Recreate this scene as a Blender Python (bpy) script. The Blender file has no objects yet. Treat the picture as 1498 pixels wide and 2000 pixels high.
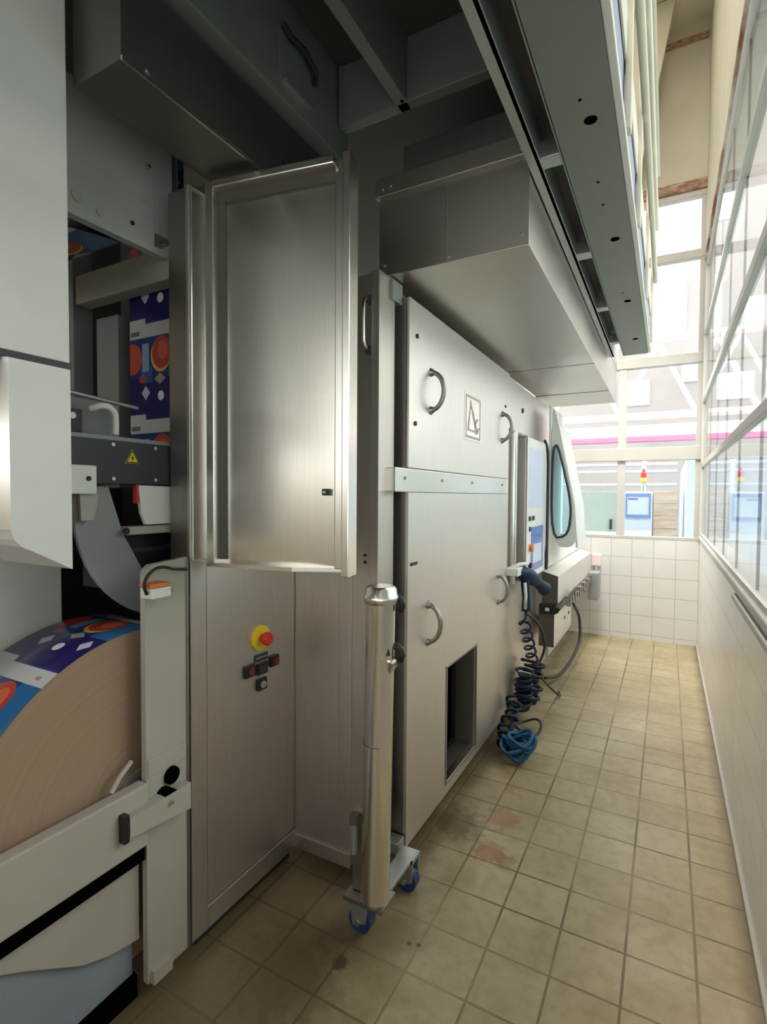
import bpy, bmesh, math, random
from mathutils import Vector, Matrix
random.seed(7)
sc = bpy.context.scene
COL = sc.collection

# ------------------------------------------------------------------ camera
def cam_axes(pitch, yaw, roll):
    cy, sy = math.cos(yaw), math.sin(yaw)
    f = Vector((-sy, cy, 0)); r = Vector((cy, sy, 0)); u = Vector((0, 0, 1))
    f2 = f*math.cos(pitch) - u*math.sin(pitch)
    u2 = u*math.cos(pitch) + f*math.sin(pitch)
    r3 = r*math.cos(roll) + u2*math.sin(roll)
    u3 = u2*math.cos(roll) - r*math.sin(roll)
    return r3, u3, f2
cd = bpy.data.cameras.new('camera'); cam = bpy.data.objects.new('camera', cd); COL.objects.link(cam)
r_, u_, f_ = cam_axes(0.0324, 0.4975, 0.0064)
cam.matrix_world = Matrix(((r_.x, u_.x, -f_.x, 0), (r_.y, u_.y, -f_.y, 0), (r_.z, u_.z, -f_.z, 1.48), (0, 0, 0, 1)))
cd.sensor_fit = 'VERTICAL'; cd.sensor_height = 36; cd.lens = 1021*36/2000
cd.clip_start = 0.02; cd.clip_end = 200
sc.camera = cam

# ------------------------------------------------------------------ light
world = bpy.data.worlds.new('daylight'); sc.world = world; world.use_nodes = True
bg = world.node_tree.nodes['Background']
bg.inputs[0].default_value = (1.0, 0.985, 0.96, 1); bg.inputs[1].default_value = 2.1
def portal(name, loc, rot, sx, sy):
    l = bpy.data.lights.new(name, 'AREA'); l.shape = 'RECTANGLE'; l.size = sx; l.size_y = sy
    l.cycles.is_portal = True
    o = bpy.data.objects.new(name, l); COL.objects.link(o); o.location = loc; o.rotation_euler = rot
    return o
portal('window_light_portal', (0.46, 1.5, 2.45), (0, math.pi/2, 0), 2.8, 9.2)
portal('window_light_portal', (-2.2, 6.16, 2.8), (-math.pi/2, 0, 0), 5.2, 3.6)
portal('window_light_portal', (-1.36, -3.16, 2.1), (math.pi/2, 0, 0), 3.3, 1.8)
def overhead_light(x, y, sx, sy, w, z=6.03, spread=180):      # area lights without fixtures, out of view, facing down
    l = bpy.data.lights.new('unseen_overhead_light', 'AREA'); l.shape = 'RECTANGLE'; l.size = sx; l.size_y = sy
    l.spread = math.radians(spread); l.energy = w; l.color = (1, .95, .87)
    o = bpy.data.objects.new('unseen_overhead_light', l); COL.objects.link(o); o.location = (x, y, z)
overhead_light(-1.7, 2.6, 2.6, 6.4, 50)
overhead_light(-.62, 4.7, .7, 1.0, 40, 3.75, 120)  # added unseen lamp, hung low to brighten the far floor
overhead_light(-.12, .8, .6, 4.0, 120)  # added unseen strip to brighten the aisle floor and side wall
sc.view_settings.view_transform = 'Standard'; sc.view_settings.look = 'None'
sc.view_settings.gamma = 1; sc.view_settings.use_curve_mapping = False
sc.view_settings.exposure = 0.78
sc.cycles.max_bounces = 10; sc.cycles.diffuse_bounces = 5; sc.cycles.glossy_bounces = 5
sc.cycles.transparent_max_bounces = 16; sc.cycles.sample_clamp_indirect = 6
sc.cycles.use_denoising = True

# ------------------------------------------------------------------ materials
class N:
    """tiny node-graph helper"""
    def __init__(s, name):
        s.m = bpy.data.materials.new(name); s.m.use_nodes = True
        s.t = s.m.node_tree; s.b = s.t.nodes['Principled BSDF']
    def n(s, typ, **kw):
        q = s.t.nodes.new(typ)
        for k, v in kw.items(): setattr(q, k, v)
        return q
    def put(s, sock, v):
        if hasattr(v, 'is_output'): s.t.links.new(v, sock)
        elif isinstance(v, (tuple, list)) and len(v) == 3 and sock.type == 'RGBA': sock.default_value = (*v, 1)
        else: sock.default_value = v
    def math(s, op, a, b=0.0, c=0.0):
        q = s.n('ShaderNodeMath', operation=op)
        s.put(q.inputs[0], a); s.put(q.inputs[1], b); s.put(q.inputs[2], c)
        return q.outputs[0]
    def mix(s, f, a, b):
        q = s.n('ShaderNodeMix', data_type='RGBA')
        s.put(q.inputs[0], f); s.put(q.inputs[6], a); s.put(q.inputs[7], b)
        return q.outputs[2]
    def coord(s, which='Object'): return s.n('ShaderNodeTexCoord').outputs[which]
    def mapping(s, v, loc=(0, 0, 0), scale=(1, 1, 1), rot=(0, 0, 0)):
        q = s.n('ShaderNodeMapping'); s.put(q.inputs[0], v)
        q.inputs[1].default_value = loc; q.inputs[2].default_value = rot; q.inputs[3].default_value = scale
        return q.outputs[0]
    def noise(s, v, scale, detail=3, rough=.55):
        q = s.n('ShaderNodeTexNoise'); s.put(q.inputs['Vector'], v)
        q.inputs['Scale'].default_value = scale; q.inputs['Detail'].default_value = detail
        q.inputs['Roughness'].default_value = rough
        return q.outputs[0]
    def ramp(s, f, stops):
        q = s.n('ShaderNodeValToRGB'); s.put(q.inputs[0], f); e = q.color_ramp.elements
        while len(e) < len(stops): e.new(0.5)
        for el, (p, c) in zip(e, stops):
            el.position = p; el.color = (*c, 1) if len(c) == 3 else c
        return q.outputs[0]
    def sep(s, v):
        q = s.n('ShaderNodeSeparateXYZ'); s.put(q.inputs[0], v); return q.outputs
    def set(s, **kw):
        nm = dict(col='Base Color', rough='Roughness', metal='Metallic', spec='Specular IOR Level', emis='Emission Color', emis_s='Emission Strength', coat='Coat Weight', normal='Normal', alpha='Alpha', trans='Transmission Weight')
        for k, v in kw.items(): s.put(s.b.inputs[nm[k]], v)
        return s
    def bump(s, h, strength=.2, dist=.01):
        q = s.n('ShaderNodeBump'); q.inputs['Strength'].default_value = strength; q.inputs['Distance'].default_value = dist
        s.put(q.inputs['Height'], h); s.put(s.b.inputs['Normal'], q.outputs[0])

M = {}
def paint(key, col, rough=.5, metal=0., spec=.5, var=.06, scale=3.):
    k = N(key); c = k.coord()
    d = k.noise(c, scale, 4)
    lo = tuple(x*(1-var) for x in col); hi = tuple(min(1, x*(1+var)) for x in col)
    k.set(col=k.ramp(d, [(.3, lo), (.7, hi)]), rough=rough, metal=metal, spec=spec)
    M[key] = k.m; return k
def steel(key, col, rough, brush='z', var=.1, wave=.12):
    """brushed stainless: fine streaks along one axis, cloudy roughness, slightly wavy sheet"""
    k = N(key); c = k.coord()
    st = {'z': (60, 60, 1.5), 'y': (60, 1.5, 60), 'x': (1.5, 60, 60)}[brush]
    streak = k.noise(k.mapping(c, scale=st), 4, 2)
    cloud = k.noise(c, 1.3, 1)
    col_ = k.ramp(streak, [(.25, tuple(x*(1-var*.5) for x in col)), (.75, tuple(min(1, x*(1+var*.5)) for x in col))])
    k.set(col=col_, metal=1.0)
    r = k.n('ShaderNodeMapRange'); k.put(r.inputs[0], cloud); r.inputs[1].default_value = .3; r.inputs[2].default_value = .7
    r.inputs[3].default_value = rough*.85; r.inputs[4].default_value = rough*1.18
    k.set(rough=r.outputs[0])
    k.bump(k.noise(c, 1.1, 0), wave, .03)
    M[key] = k.m; return k
steel('stainless_face', (.72, .685, .645), .44)
steel('stainless_cabinet', (.62, .575, .535), .48)
steel('stainless_door', (.80, .76, .70), .24, 'z', .08, .30)
steel('stainless_duct', (.50, .47, .425), .38, 'y')
steel('stainless_dark', (.36, .34, .32), .42)
steel('stainless_duct_dark', (.25, .24, .225), .42, 'y')  # duct steel in a darker tone, for the upper left duct
steel('stainless_bright', (.83, .80, .75), .24, 'z', .06, .02)
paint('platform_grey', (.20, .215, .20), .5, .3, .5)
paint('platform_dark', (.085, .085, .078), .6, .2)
paint('galvanised', (.42, .44, .44), .42, .75)
paint('pale_grey', (.74, .72, .69), .42)
paint('enamel_grey', (.45, .455, .44), .45)
paint('beige_grey', (.44, .415, .36), .5)
paint('mid_grey', (.30, .31, .32), .5)
paint('inner_panel_grey', (.10, .10, .115), .6)  # plain dark grey of the inner panels
k = N('hole_black'); k.set(col=(.002, .002, .002), rough=1.0, spec=0.0); M['hole_black'] = k.m
paint('dark_red', (.16, .02, .02), .4)
paint('black', (.012, .012, .014), .45)
paint('anthracite', (.03, .034, .042), .42)
paint('white', (.78, .78, .75), .4)
paint('cream', (.72, .68, .55), .5)
paint('cream_wall', (.60, .565, .455), .75)
paint('frame_white', (.50, .485, .46), .45)
paint('mullion_blue', (.07, .10, .14), .4)
paint('brown_box', (.10, .085, .075), .5)
paint('conveyor_side', (.66, .64, .60), .4, .4)
paint('yellow', (.85, .60, .03), .4)
paint('red', (.62, .03, .025), .35)
paint('orange', (.75, .20, .06), .5)
paint('gun_blue', (.005, .024, .065), .5, 0, .25)
paint('hose_blue', (.012, .09, .19), .4, 0, .3)
paint('hose_navy', (.012, .02, .045), .45, 0, .25)
paint('hose_black', (.03, .03, .035), .4)
paint('caster_blue', (.02, .05, .16), .4)
paint('film_blue', (.30, .33, .48), .35)
paint('screw', (.7, .7, .7), .3, 1.)
paint('hall_green', (.42, .50, .47), .5)
paint('hall_teal', (.50, .60, .59), .5)
paint('hall_plaster', (.40, .37, .365), .7, 0, .3, .09, .7)
paint('hall_pipe', (.55, .56, .60), .5)
paint('hall_screen', (.17, .27, .60), .4)
paint('hall_white', (.85, .86, .86), .5)
paint('hall_blue', (.60, .68, .82), .5)
paint('hall_pink', (.80, .66, .66), .6)
paint('hall_magenta', (.72, .25, .42), .6)
paint('hall_floor', (.52, .60, .58), .35)
paint('screen_blue', (.10, .20, .55), .25)
paint('tray_grey', (.27, .31, .37), .4)

def clear_glass(key, tint, ior):   # clear pane: see-through with a mirror on its outer faces
    k = N(key)
    tr = k.n('ShaderNodeBsdfTransparent'); tr.inputs[0].default_value = (*tint, 1)
    gl = k.n('ShaderNodeBsdfGlossy'); gl.inputs['Roughness'].default_value = .03
    fr = k.n('ShaderNodeFresnel'); fr.inputs[0].default_value = ior
    geo = k.n('ShaderNodeNewGeometry')
    f = k.math('MULTIPLY', fr.outputs[0], k.math('SUBTRACT', 1.0, geo.outputs['Backfacing']))
    mx = k.n('ShaderNodeMixShader'); k.put(mx.inputs[0], f); k.t.links.new(tr.outputs[0], mx.inputs[1]); k.t.links.new(gl.outputs[0], mx.inputs[2])
    k.t.links.new(mx.outputs[0], k.t.nodes['Material Output'].inputs[0]); M[key] = k.m
clear_glass('glass', (.97, .985, .98), 1.3)
clear_glass('glass_side', (.955, .985, .978), 1.3)
clear_glass('glass_tinted', (.75, .93, .96), 1.45)

# floor: 20 cm beige tiles, dirty brown joints, rust stains
k = N('floor_tiles'); c = k.coord()
mp = k.mapping(c, loc=(-.11, -2.023, 0))
warp = k.noise(c, 4, 2)
bt = k.n('ShaderNodeTexBrick', offset=0.0, squash=1.0)
k.put(bt.inputs['Vector'], mp)
for nm, v in (('Scale', 1.0), ('Mortar Size', .0048), ('Mortar Smooth', .35), ('Bias', 0.), ('Brick Width', .2), ('Row Height', .2)): bt.inputs[nm].default_value = v
bt.inputs['Color1'].default_value = (.44, .375, .225, 1); bt.inputs['Color2'].default_value = (.50, .435, .28, 1)
bt.inputs['Mortar'].default_value = (.085, .05, .018, 1)
base = bt.outputs['Color']
cloud = k.noise(c, 2.3, 5, .6)
c1 = k.mix(k.ramp(cloud, [(.32, (0, 0, 0)), (.72, (.75, .75, .75))]), base, (.29, .225, .12))
fine = k.noise(c, 22, 3)
c2 = k.mix(k.ramp(fine, [(.45, (0, 0, 0)), (.75, (.38, .38, .38))]), c1, (.24, .17, .08))
# faded joints here and there
jv = k.noise(c, 1.7, 3)
fade = k.math('MULTIPLY', bt.outputs['Fac'], k.ramp(jv, [(.42, (0, 0, 0)), (.62, (.75, .75, .75))]))
c3 = k.mix(fade, c2, (.36, .30, .18))
xyz = k.sep(c)
def blob(x, y, r, soft=.5):
    dx = k.math('SUBTRACT', xyz[0], x); dy = k.math('SUBTRACT', xyz[1], y)
    d = k.math('SQRT', k.math('ADD', k.math('MULTIPLY', dx, dx), k.math('MULTIPLY', dy, dy)))
    d = k.math('ADD', d, k.math('MULTIPLY', k.math('SUBTRACT', k.noise(c, 28, 3), .5), r*1.6))
    q = k.n('ShaderNodeMapRange'); k.put(q.inputs[0], d); q.inputs[1].default_value = r; q.inputs[2].default_value = r*soft
    q.inputs[3].default_value = 0; q.inputs[4].default_value = 1
    return q.outputs[0]
col = c3
for (x, y, r, a, cc) in ((-.62, 2.08, .085, .65, (.30, .085, .03)), (-.64, 2.33, .10, .6, (.32, .11, .045)), (-.72, 2.6, .12, .35, (.30, .14, .06)), (-.55, 2.05, .06, .4, (.16, .10, .05)), (-.80, 2.2, .14, .6, (.10, .06, .025)), (-.88, 1.35, .03, .9, (.03, .02, .01)), (-1.02, 1.25, .22, .5, (.12, .08, .03)), (-.72, 1.52, .012, .9, (.03, .02, .01)), (-.69, 1.53, .008, .9, (.03, .02, .01))):
    col = k.mix(k.math('MULTIPLY', blob(x, y, r), a), col, cc)
# grime band along the wall foot
gw = k.n('ShaderNodeMapRange'); k.put(gw.inputs[0], k.math('ADD', xyz[0], k.math('MULTIPLY', k.noise(c, 6, 3), .05)))
gw.inputs[1].default_value = .24; gw.inputs[2].default_value = .30; gw.inputs[3].default_value = 0; gw.inputs[4].default_value = .75
col = k.mix(gw.outputs[0], col, (.12, .085, .05))
gm = k.n('ShaderNodeMapRange'); k.put(gm.inputs[0], k.math('ADD', xyz[0], k.math('MULTIPLY', k.math('SUBTRACT', k.noise(c, 5, 5, .65), .5), .55)))  # brown grime towards the machine foot, with the shade there put into its colour
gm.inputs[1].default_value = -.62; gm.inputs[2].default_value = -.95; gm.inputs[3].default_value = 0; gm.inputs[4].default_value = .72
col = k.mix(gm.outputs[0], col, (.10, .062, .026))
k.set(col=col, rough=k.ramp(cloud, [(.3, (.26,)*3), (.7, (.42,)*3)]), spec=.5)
k.bump(k.math('SUBTRACT', 1.0, bt.outputs['Fac']), .35, .004); M['floor_tiles'] = k.m

def wall_tiles(key, axes, c1, c2, mort, loc):
    k = N(key); c = k.coord(); s_ = k.sep(c)
    cb = k.n('ShaderNodeCombineXYZ'); k.put(cb.inputs[0], s_[axes[0]]); k.put(cb.inputs[1], s_[axes[1]])
    mp = k.mapping(cb.outputs[0], loc=loc)
    bt = k.n('ShaderNodeTexBrick', offset=0.0, squash=1.0); k.put(bt.inputs['Vector'], mp)
    for nm, v in (('Scale', 1.0), ('Mortar Size', .0035), ('Mortar Smooth', .3), ('Bias', 0.), ('Brick Width', .2), ('Row Height', .2)): bt.inputs[nm].default_value = v
    bt.inputs['Color1'].default_value = (*c1, 1); bt.inputs['Color2'].default_value = (*c2, 1); bt.inputs['Mortar'].default_value = (*mort, 1)
    col = k.mix(k.ramp(k.noise(c, 3, 4), [(.5, (0,)*3), (.8, (.25,)*3)]), bt.outputs['Color'], (.5, .46, .38))
    k.set(col=col, rough=.22, spec=.5); k.bump(k.math('SUBTRACT', 1.0, bt.outputs['Fac']), .2, .003); M[key] = k.m
wall_tiles('far_tiles', (0, 2), (.69, .695, .69), (.72, .72, .715), (.46, .45, .45), (-.285, -.05, 0))
wall_tiles('side_tiles', (1, 2), (.76, .76, .73), (.79, .78, .75), (.60, .58, .54), (0, -.05, 0))

k = N('rusty_wood'); c = k.coord()
k.set(col=k.ramp(k.noise(k.mapping(c, scale=(3, 3, 8)), 6, 5), [(.3, (.20, .085, .055)), (.5, (.36, .21, .15)), (.68, (.55, .45, .36))]), rough=.7); M['rusty_wood'] = k.m
k = N('rust_streak'); c = k.coord()
k.set(col=k.ramp(k.noise(k.mapping(c, scale=(3, .7, 8)), 3, 4), [(.40, (.24, .10, .06)), (.6, (.68, .64, .56))]), rough=.7); M['rust_streak'] = k.m
k = N('cardboard_edge'); c = k.coord(); s_ = k.sep(c)
dy = k.math('SUBTRACT', s_[1], 0.0); dz = k.math('SUBTRACT', s_[2], 0.0)
rad = k.math('SQRT', k.math('ADD', k.math('MULTIPLY', dy, dy), k.math('MULTIPLY', dz, dz)))
ring = k.n('ShaderNodeTexNoise'); ring.noise_dimensions = '1D'; k.put(ring.inputs['W'], rad); ring.inputs['Scale'].default_value = 90; ring.inputs['Detail'].default_value = 3
k.set(col=k.ramp(ring.outputs[0], [(.3, (.36, .24, .165)), (.7, (.39, .265, .185))]), rough=.75, spec=.25); M['cardboard_edge'] = k.m
k = N('carton_stack'); c = k.coord()
k.set(col=k.ramp(k.noise(k.mapping(c, scale=(1, 1, 9)), 3, 3), [(.35, (.60, .46, .36)), (.65, (.74, .62, .52))]), rough=.8); M['carton_stack'] = k.m

# printed packaging web: navy, white band, red fruit rounds, diamonds (u, v in metres)
k = N('printed_web')
uv = k.n('ShaderNodeUVMap').outputs[0]; s_ = k.sep(uv); U = s_[0]
T = .34
V = k.math('MODULO', k.math('ADD', s_[1], 60.0*T), T)
def disc(u, v, ru, rv, p=2):
    a = k.math('ABSOLUTE', k.math('DIVIDE', k.math('SUBTRACT', U, u), ru)); b = k.math('ABSOLUTE', k.math('DIVIDE', k.math('SUBTRACT', V, v), rv))
    if p == 2: d = k.math('ADD', k.math('MULTIPLY', a, a), k.math('MULTIPLY', b, b))
    elif p == 1: d = k.math('ADD', a, b)
    else: d = k.math('MAXIMUM', a, b)
    return k.math('LESS_THAN', d, 1.0)
col = k.mix(k.math('GREATER_THAN', V, .195), (.02, .045, .20), (.022, .018, .13))
def lay(mask, cc):
    global col
    col = k.mix(mask, col, cc)
lay(disc(.25, .125, .045, .075, 9), (.035, .15, .37))
lay(disc(.09, .185, .03, .03, 9), (.03, .12, .36))
lay(disc(.085, .125, .018, .05, 9), (.26, .40, .62))
lay(disc(.015, .125, .050, .056), (.62, .09, .045))
lay(disc(.165, .122, .052, .060), (.78, .50, .10))
lay(disc(.170, .114, .050, .056), (.55, .06, .04))
lay(disc(.176, .108, .026, .032), (.72, .14, .06))
lay(disc(.07, .200, .020, .014), (.50, .07, .08))
lay(disc(.16, .205, .030, .020, 1), (.38, .38, .32))
lay(disc(.085, .25, .022, .026, 1), (.62, .62, .78))
lay(disc(.245, .24, .022, .026, 1), (.62, .62, .72))
lay(disc(.165, .265, .016, .017), (.88, .88, .95))
lay(disc(.140, .030, .30, .024, 9), (.60, .59, .60))
lay(disc(.03, .338, .055, .012, 9), (.60, .59, .60)); lay(disc(.03, .004, .055, .008, 9), (.60, .59, .60))
lay(disc(.03, .036, .024, .008, 9), (.16, .16, .20))
lay(disc(.24, .032, .010, .006, 9), (.45, .30, .22))
k.set(col=col, rough=.16, spec=.6); M['printed_web'] = k.m

# ------------------------------------------------------------------ mesh helpers
ORG = {}
class MB:
    def __init__(s): s.bm = bmesh.new(); s.uv = None
    def _new(s, vs, fs):
        v = [s.bm.verts.new(p) for p in vs]; out = []
        for f in fs:
            try: out.append(s.bm.faces.new([v[i] for i in f]))
            except ValueError: pass
        return v, out
    def box(s, x0, x1, y0, y1, z0, z1, bev=0.0, mat=None):
        vs = [Vector(p) for p in ((x0, y0, z0), (x1, y0, z0), (x1, y1, z0), (x0, y1, z0), (x0, y0, z1), (x1, y0, z1), (x1, y1, z1), (x0, y1, z1))]
        if mat: vs = [mat @ p for p in vs]
        v, f = s._new(vs, ((0, 3, 2, 1), (4, 5, 6, 7), (0, 1, 5, 4), (1, 2, 6, 5), (2, 3, 7, 6), (3, 0, 4, 7)))
        if bev:
            es = list({e for ff in f for e in ff.edges})
            bmesh.ops.bevel(s.bm, geom=es, offset=bev, segments=2, affect='EDGES', profile=.6)
        return s
    def prism(s, pts, vec):
        n = len(pts); a = [Vector(p) for p in pts]; b = [p + Vector(vec) for p in a]
        s._new(a + b, [tuple(range(n))[::-1], tuple(range(n, 2*n))] + [(i, (i+1) % n, n+(i+1) % n, n+i) for i in range(n)])
        return s
    def ring(s, outer, inner, vec):
        n = len(outer); o = [Vector(p) for p in outer]; i_ = [Vector(p) for p in inner]; w = Vector(vec)
        vs = o + i_ + [p + w for p in o] + [p + w for p in i_]; fs = []
        for i in range(n):
            j = (i+1) % n
            fs += [(i, j, n+j, n+i), (2*n+i, 3*n+i, 3*n+j, 2*n+j), (i, 2*n+i, 2*n+j, j), (n+i, n+j, 3*n+j, 3*n+i)]
        s._new(vs, fs); return s
    def cyl(s, p0, p1, r0, r1=None, seg=24):
        return s.loft([(Vector(p0), r0), (Vector(p1), r0 if r1 is None else r1)], seg)
    def loft(s, stations, seg=24):
        """circles of given radius along a straight axis"""
        ax = (stations[-1][0] - stations[0][0]).normalized()
        a = ax.orthogonal().normalized(); b = ax.cross(a)
        rings = []
        for p, r in stations:
            rings.append([s.bm.verts.new(p + (a*math.cos(t) + b*math.sin(t))*r) for t in (2*math.pi*i/seg for i in range(seg))])
        for q, w in zip(rings, rings[1:]):
            for i in range(seg): s.bm.faces.new((q[i], q[(i+1) % seg], w[(i+1) % seg], w[i]))
        s.bm.faces.new(rings[0][::-1]); s.bm.faces.new(rings[-1]); return s
    def tube(s, pts, r, seg=10, closed=False):
        P = [Vector(p) for p in pts]; n = len(P); rings = []; prev = None
        for i, p in enumerate(P):
            t = (P[(i+1) % n] - P[i-1]) if closed or 0 < i < n-1 else (P[1]-P[0] if i == 0 else P[-1]-P[-2])
            t = t.normalized() if t.length > 1e-9 else Vector((0, 0, 1))
            a = t.orthogonal().normalized() if prev is None else (prev - t*prev.dot(t)).normalized()
            prev = a; b = t.cross(a)
            rings.append([s.bm.verts.new(p + (a*math.cos(w) + b*math.sin(w))*r) for w in (2*math.pi*k_/seg for k_ in range(seg))])
        m = n if closed else n-1
        for i in range(m):
            q, w = rings[i], rings[(i+1) % n]
            for j in range(seg): s.bm.faces.new((q[j], q[(j+1) % seg], w[(j+1) % seg], w[j]))
        if not closed: s.bm.faces.new(rings[0][::-1]); s.bm.faces.new(rings[-1])
        return s
    def ball(s, c, r, sc_=(1, 1, 1)):
        bmesh.ops.create_uvsphere(s.bm, u_segments=20, v_segments=12, radius=r, matrix=Matrix.Translation(c) @ Matrix.Diagonal((*sc_, 1)))
        return s
    def sheet(s, rows, uvs):
        """grid surface; rows of points with matching uv rows"""
        uv = s.bm.loops.layers.uv.verify()
        V_ = [[s.bm.verts.new(p) for p in r] for r in rows]
        for i in range(len(rows)-1):
            for j in range(len(rows[0])-1):
                ids = ((i, j), (i, j+1), (i+1, j+1), (i+1, j))
                f = s.bm.faces.new([V_[a][b] for a, b in ids])
                for lp, (a, b) in zip(f.loops, ids): lp[uv].uv = uvs[a][b]
        return s
    def build(s, name, mat, parent=None, org=None, smooth=False, solid=0.0):
        if parent is not None: org = ORG[parent]
        org = Vector(org or (0, 0, 0))
        bmesh.ops.recalc_face_normals(s.bm, faces=s.bm.faces)
        bmesh.ops.translate(s.bm, vec=-org, verts=s.bm.verts)
        me = bpy.data.meshes.new(name); s.bm.to_mesh(me); s.bm.free()
        me.materials.append(M[mat])
        if smooth:
            for p in me.polygons: p.use_smooth = True
        o = bpy.data.objects.new(name, me); COL.objects.link(o)
        if parent is not None: o.parent = parent
        else: o.location = org
        ORG[o] = tuple(org)
        if smooth == 'auto':
            md = o.modifiers.new('edge split', 'EDGE_SPLIT'); md.split_angle = math.radians(40)
        if solid:
            md = o.modifiers.new('thickness', 'SOLIDIFY'); md.thickness = solid; md.offset = 0
        return o
def thing(name, label, cat, loc, group=None):
    o = bpy.data.objects.new(name, None); o.empty_display_size = .1; COL.objects.link(o)
    o.location = loc; ORG[o] = tuple(loc); o['label'] = label; o['category'] = cat
    if group: o['group'] = group
    return o
def tag(o, label, cat, group=None):
    o['label'] = label; o['category'] = cat
    if group: o['group'] = group
    return o
def struct(o): o['kind'] = 'structure'; return o
def B(*a, **k): return MB().box(*a, **k)
def lab(o, text): o['label'] = text; return o
def smooth_path(pts, n=6):
    P = [Vector(p) for p in pts]; P = [P[0]*2-P[1]] + P + [P[-1]*2-P[-2]]; out = []
    for i in range(1, len(P)-2):
        a, b, c_, d_ = P[i-1:i+3]
        for j in range(n):
            t = j/n; out.append(.5*((2*b) + (c_-a)*t + (2*a-5*b+4*c_-d_)*t*t + (3*b-a-3*c_+d_)*t**3))
    return out + [P[-2]]
SP = smooth_path
def rounded(pts, it=2):     # corner-cutting of a closed outline
    P = [Vector(p) for p in pts]
    for _ in range(it):
        P = [q for i in range(len(P)) for q in (P[i-1].lerp(P[i], .78), P[i].lerp(P[(i+1) % len(P)], .22))]
    return P
def arc_pts(fn, n): return [fn(i/(n-1)) for i in range(n)]

# ------------------------------------------------------------------ the room
XW, YF = .285, 6.0
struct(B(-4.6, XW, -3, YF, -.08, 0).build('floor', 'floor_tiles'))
struct(B(-4.7, 2.0, -3.1, 6.2, 6.08, 6.2).build('ceiling', 'cream_wall'))
wr = struct(B(XW, XW+.14, -3, YF+.1, 0, 1.06).box(XW, XW+.14, -3, YF+.1, 3.80, 6.08).build('wall_right', 'side_tiles'))
M['wall_right_up'] = M['cream']
struct(B(XW-.012, XW, -3, YF, 3.86, 6.08).build('trim_1', 'cream_wall'))
struct(B(XW-.015, XW+.15, -3, YF, 1.06, 1.10, .008).build('trim_2', 'frame_white'))
struct(B(XW-.02, XW, -3, 2.85, 1.015, 1.045, .006).build('trim_3', 'frame_white'))
struct(B(XW-.018, XW+.01, -3, YF, 3.775, 3.825, .004).build('trim_4', 'rust_streak'))
struct(B(-4.6, XW, YF, YF+.12, 0, 1.04).build('wall_far', 'far_tiles'))
struct(B(-4.6, XW, YF, YF+.12, 4.56, 6.08).build('wall_far_upper', 'cream_wall'))
struct(B(-4.6, XW, YF-.03, YF+.02, 4.47, 4.56, .004).build('trim_5', 'rusty_wood'))
struct(B(-.20, XW-.03, YF-.02, YF+.0, 5.88, 5.94, .004).build('trim_6', 'rusty_wood'))
struct(B(-4.7, -4.6, -3.1, 6.2, 0, 6.08).build('wall_left', 'cream_wall'))
struct(MB().box(-4.7, .5, -3.12, -3, 0, 1.2).box(-4.7, -1.0, -3.12, -3, 1.2, 1.6).build('wall_near', 'cream_wall'))
struct(MB().box(-4.7, .5, -3.12, -3, 3.0, 6.08).box(-4.7, -3.0, -3.12, -3, 1.6, 3.0).box(-1.0, .5, -3.12, -3, 2.5, 3.0).build('wall_near_upper', 'cream_wall'))
struct(B(XW-.012, XW+.02, -3, YF, 0, .022, .004).build('baseboard_right', 'beige_grey'))

# far glazing
w1 = bpy.data.objects.new('window_1', None); COL.objects.link(w1); w1['kind'] = 'structure'; ORG[w1] = (0, 0, 0)
f = MB()
for z0, z1, d in ((1.04, 1.075, .03), (1.85, 1.985, .05), (2.80, 2.90, .035), (3.82, 3.90, .03), (4.41, 4.47, .03)): f.box(-4.6, XW, YF-d+.03, YF+.08, z0, z1, .006)
for x0, x1 in ((.235, .285), (-.47, -.395), (-1.2, -1.13), (-1.95, -1.88), (-2.7, -2.63), (-3.45, -3.38), (-4.2, -4.13)):
    f.box(x0, x1, YF+.005, YF+.075, 1.07, 4.42, .006)
f.build('window_frame', 'frame_white', w1)
B(-4.58, .24, YF+.035, YF+.043, 1.07, 4.42).build('pane', 'glass', w1)
w3 = bpy.data.objects.new('window_3', None); COL.objects.link(w3); w3['kind'] = 'structure'; ORG[w3] = (0, 0, 0)
f = MB()
for x0, x1, z0, z1 in ((-1.0, XW, 1.2, 2.5), (-3.0, -1.0, 1.6, 3.0)):
    for z in (z0+.03, z1-.03): f.box(x0, x1, -3.1, -3.03, z-.03, z+.03)
    for x in (x0+.03, (x0+x1)/2, x1-.03): f.box(x-.03, x+.03, -3.095, -3.035, z0, z1)
f.build('window_frame', 'frame_white', w3)
B(-.98, .24, -3.07, -3.062, 1.25, 2.45).box(-2.98, -1.02, -3.07, -3.062, 1.65, 2.95).build('pane', 'glass', w3)
# side glazing
w2 = bpy.data.objects.new('window_2', None); COL.objects.link(w2); w2['kind'] = 'structure'; ORG[w2] = (0, 0, 0)
f = MB()
for z, h in ((1.79, .022), (2.42, .028), (3.07, .022)): f.box(XW-.004, XW+.034, -3, YF, z-h, z+h, .003)
f.box(XW, XW+.04, -3, YF, 1.10, 1.125); f.box(XW, XW+.04, -3, YF, 3.70, 3.76)
f.box(XW-.010, XW+.04, YF-.06, YF, 1.10, 3.76, .005)
f.build('window_frame', 'frame_white', w2)
g = MB()
for i in range(-7, 5):
    y = 3.14 + i*.70 if i < 1 else 3.14 + i*.70
    if y < YF-.1: g.box(XW+.020, XW+.030, y-.008, y+.008, 1.12, 3.72)
g.build('mullion', 'mullion_blue', w2)
B(XW+.010, XW+.016, -2.99, YF-.03, 1.11, 3.72).build('pane', 'glass_side', w2)

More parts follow.
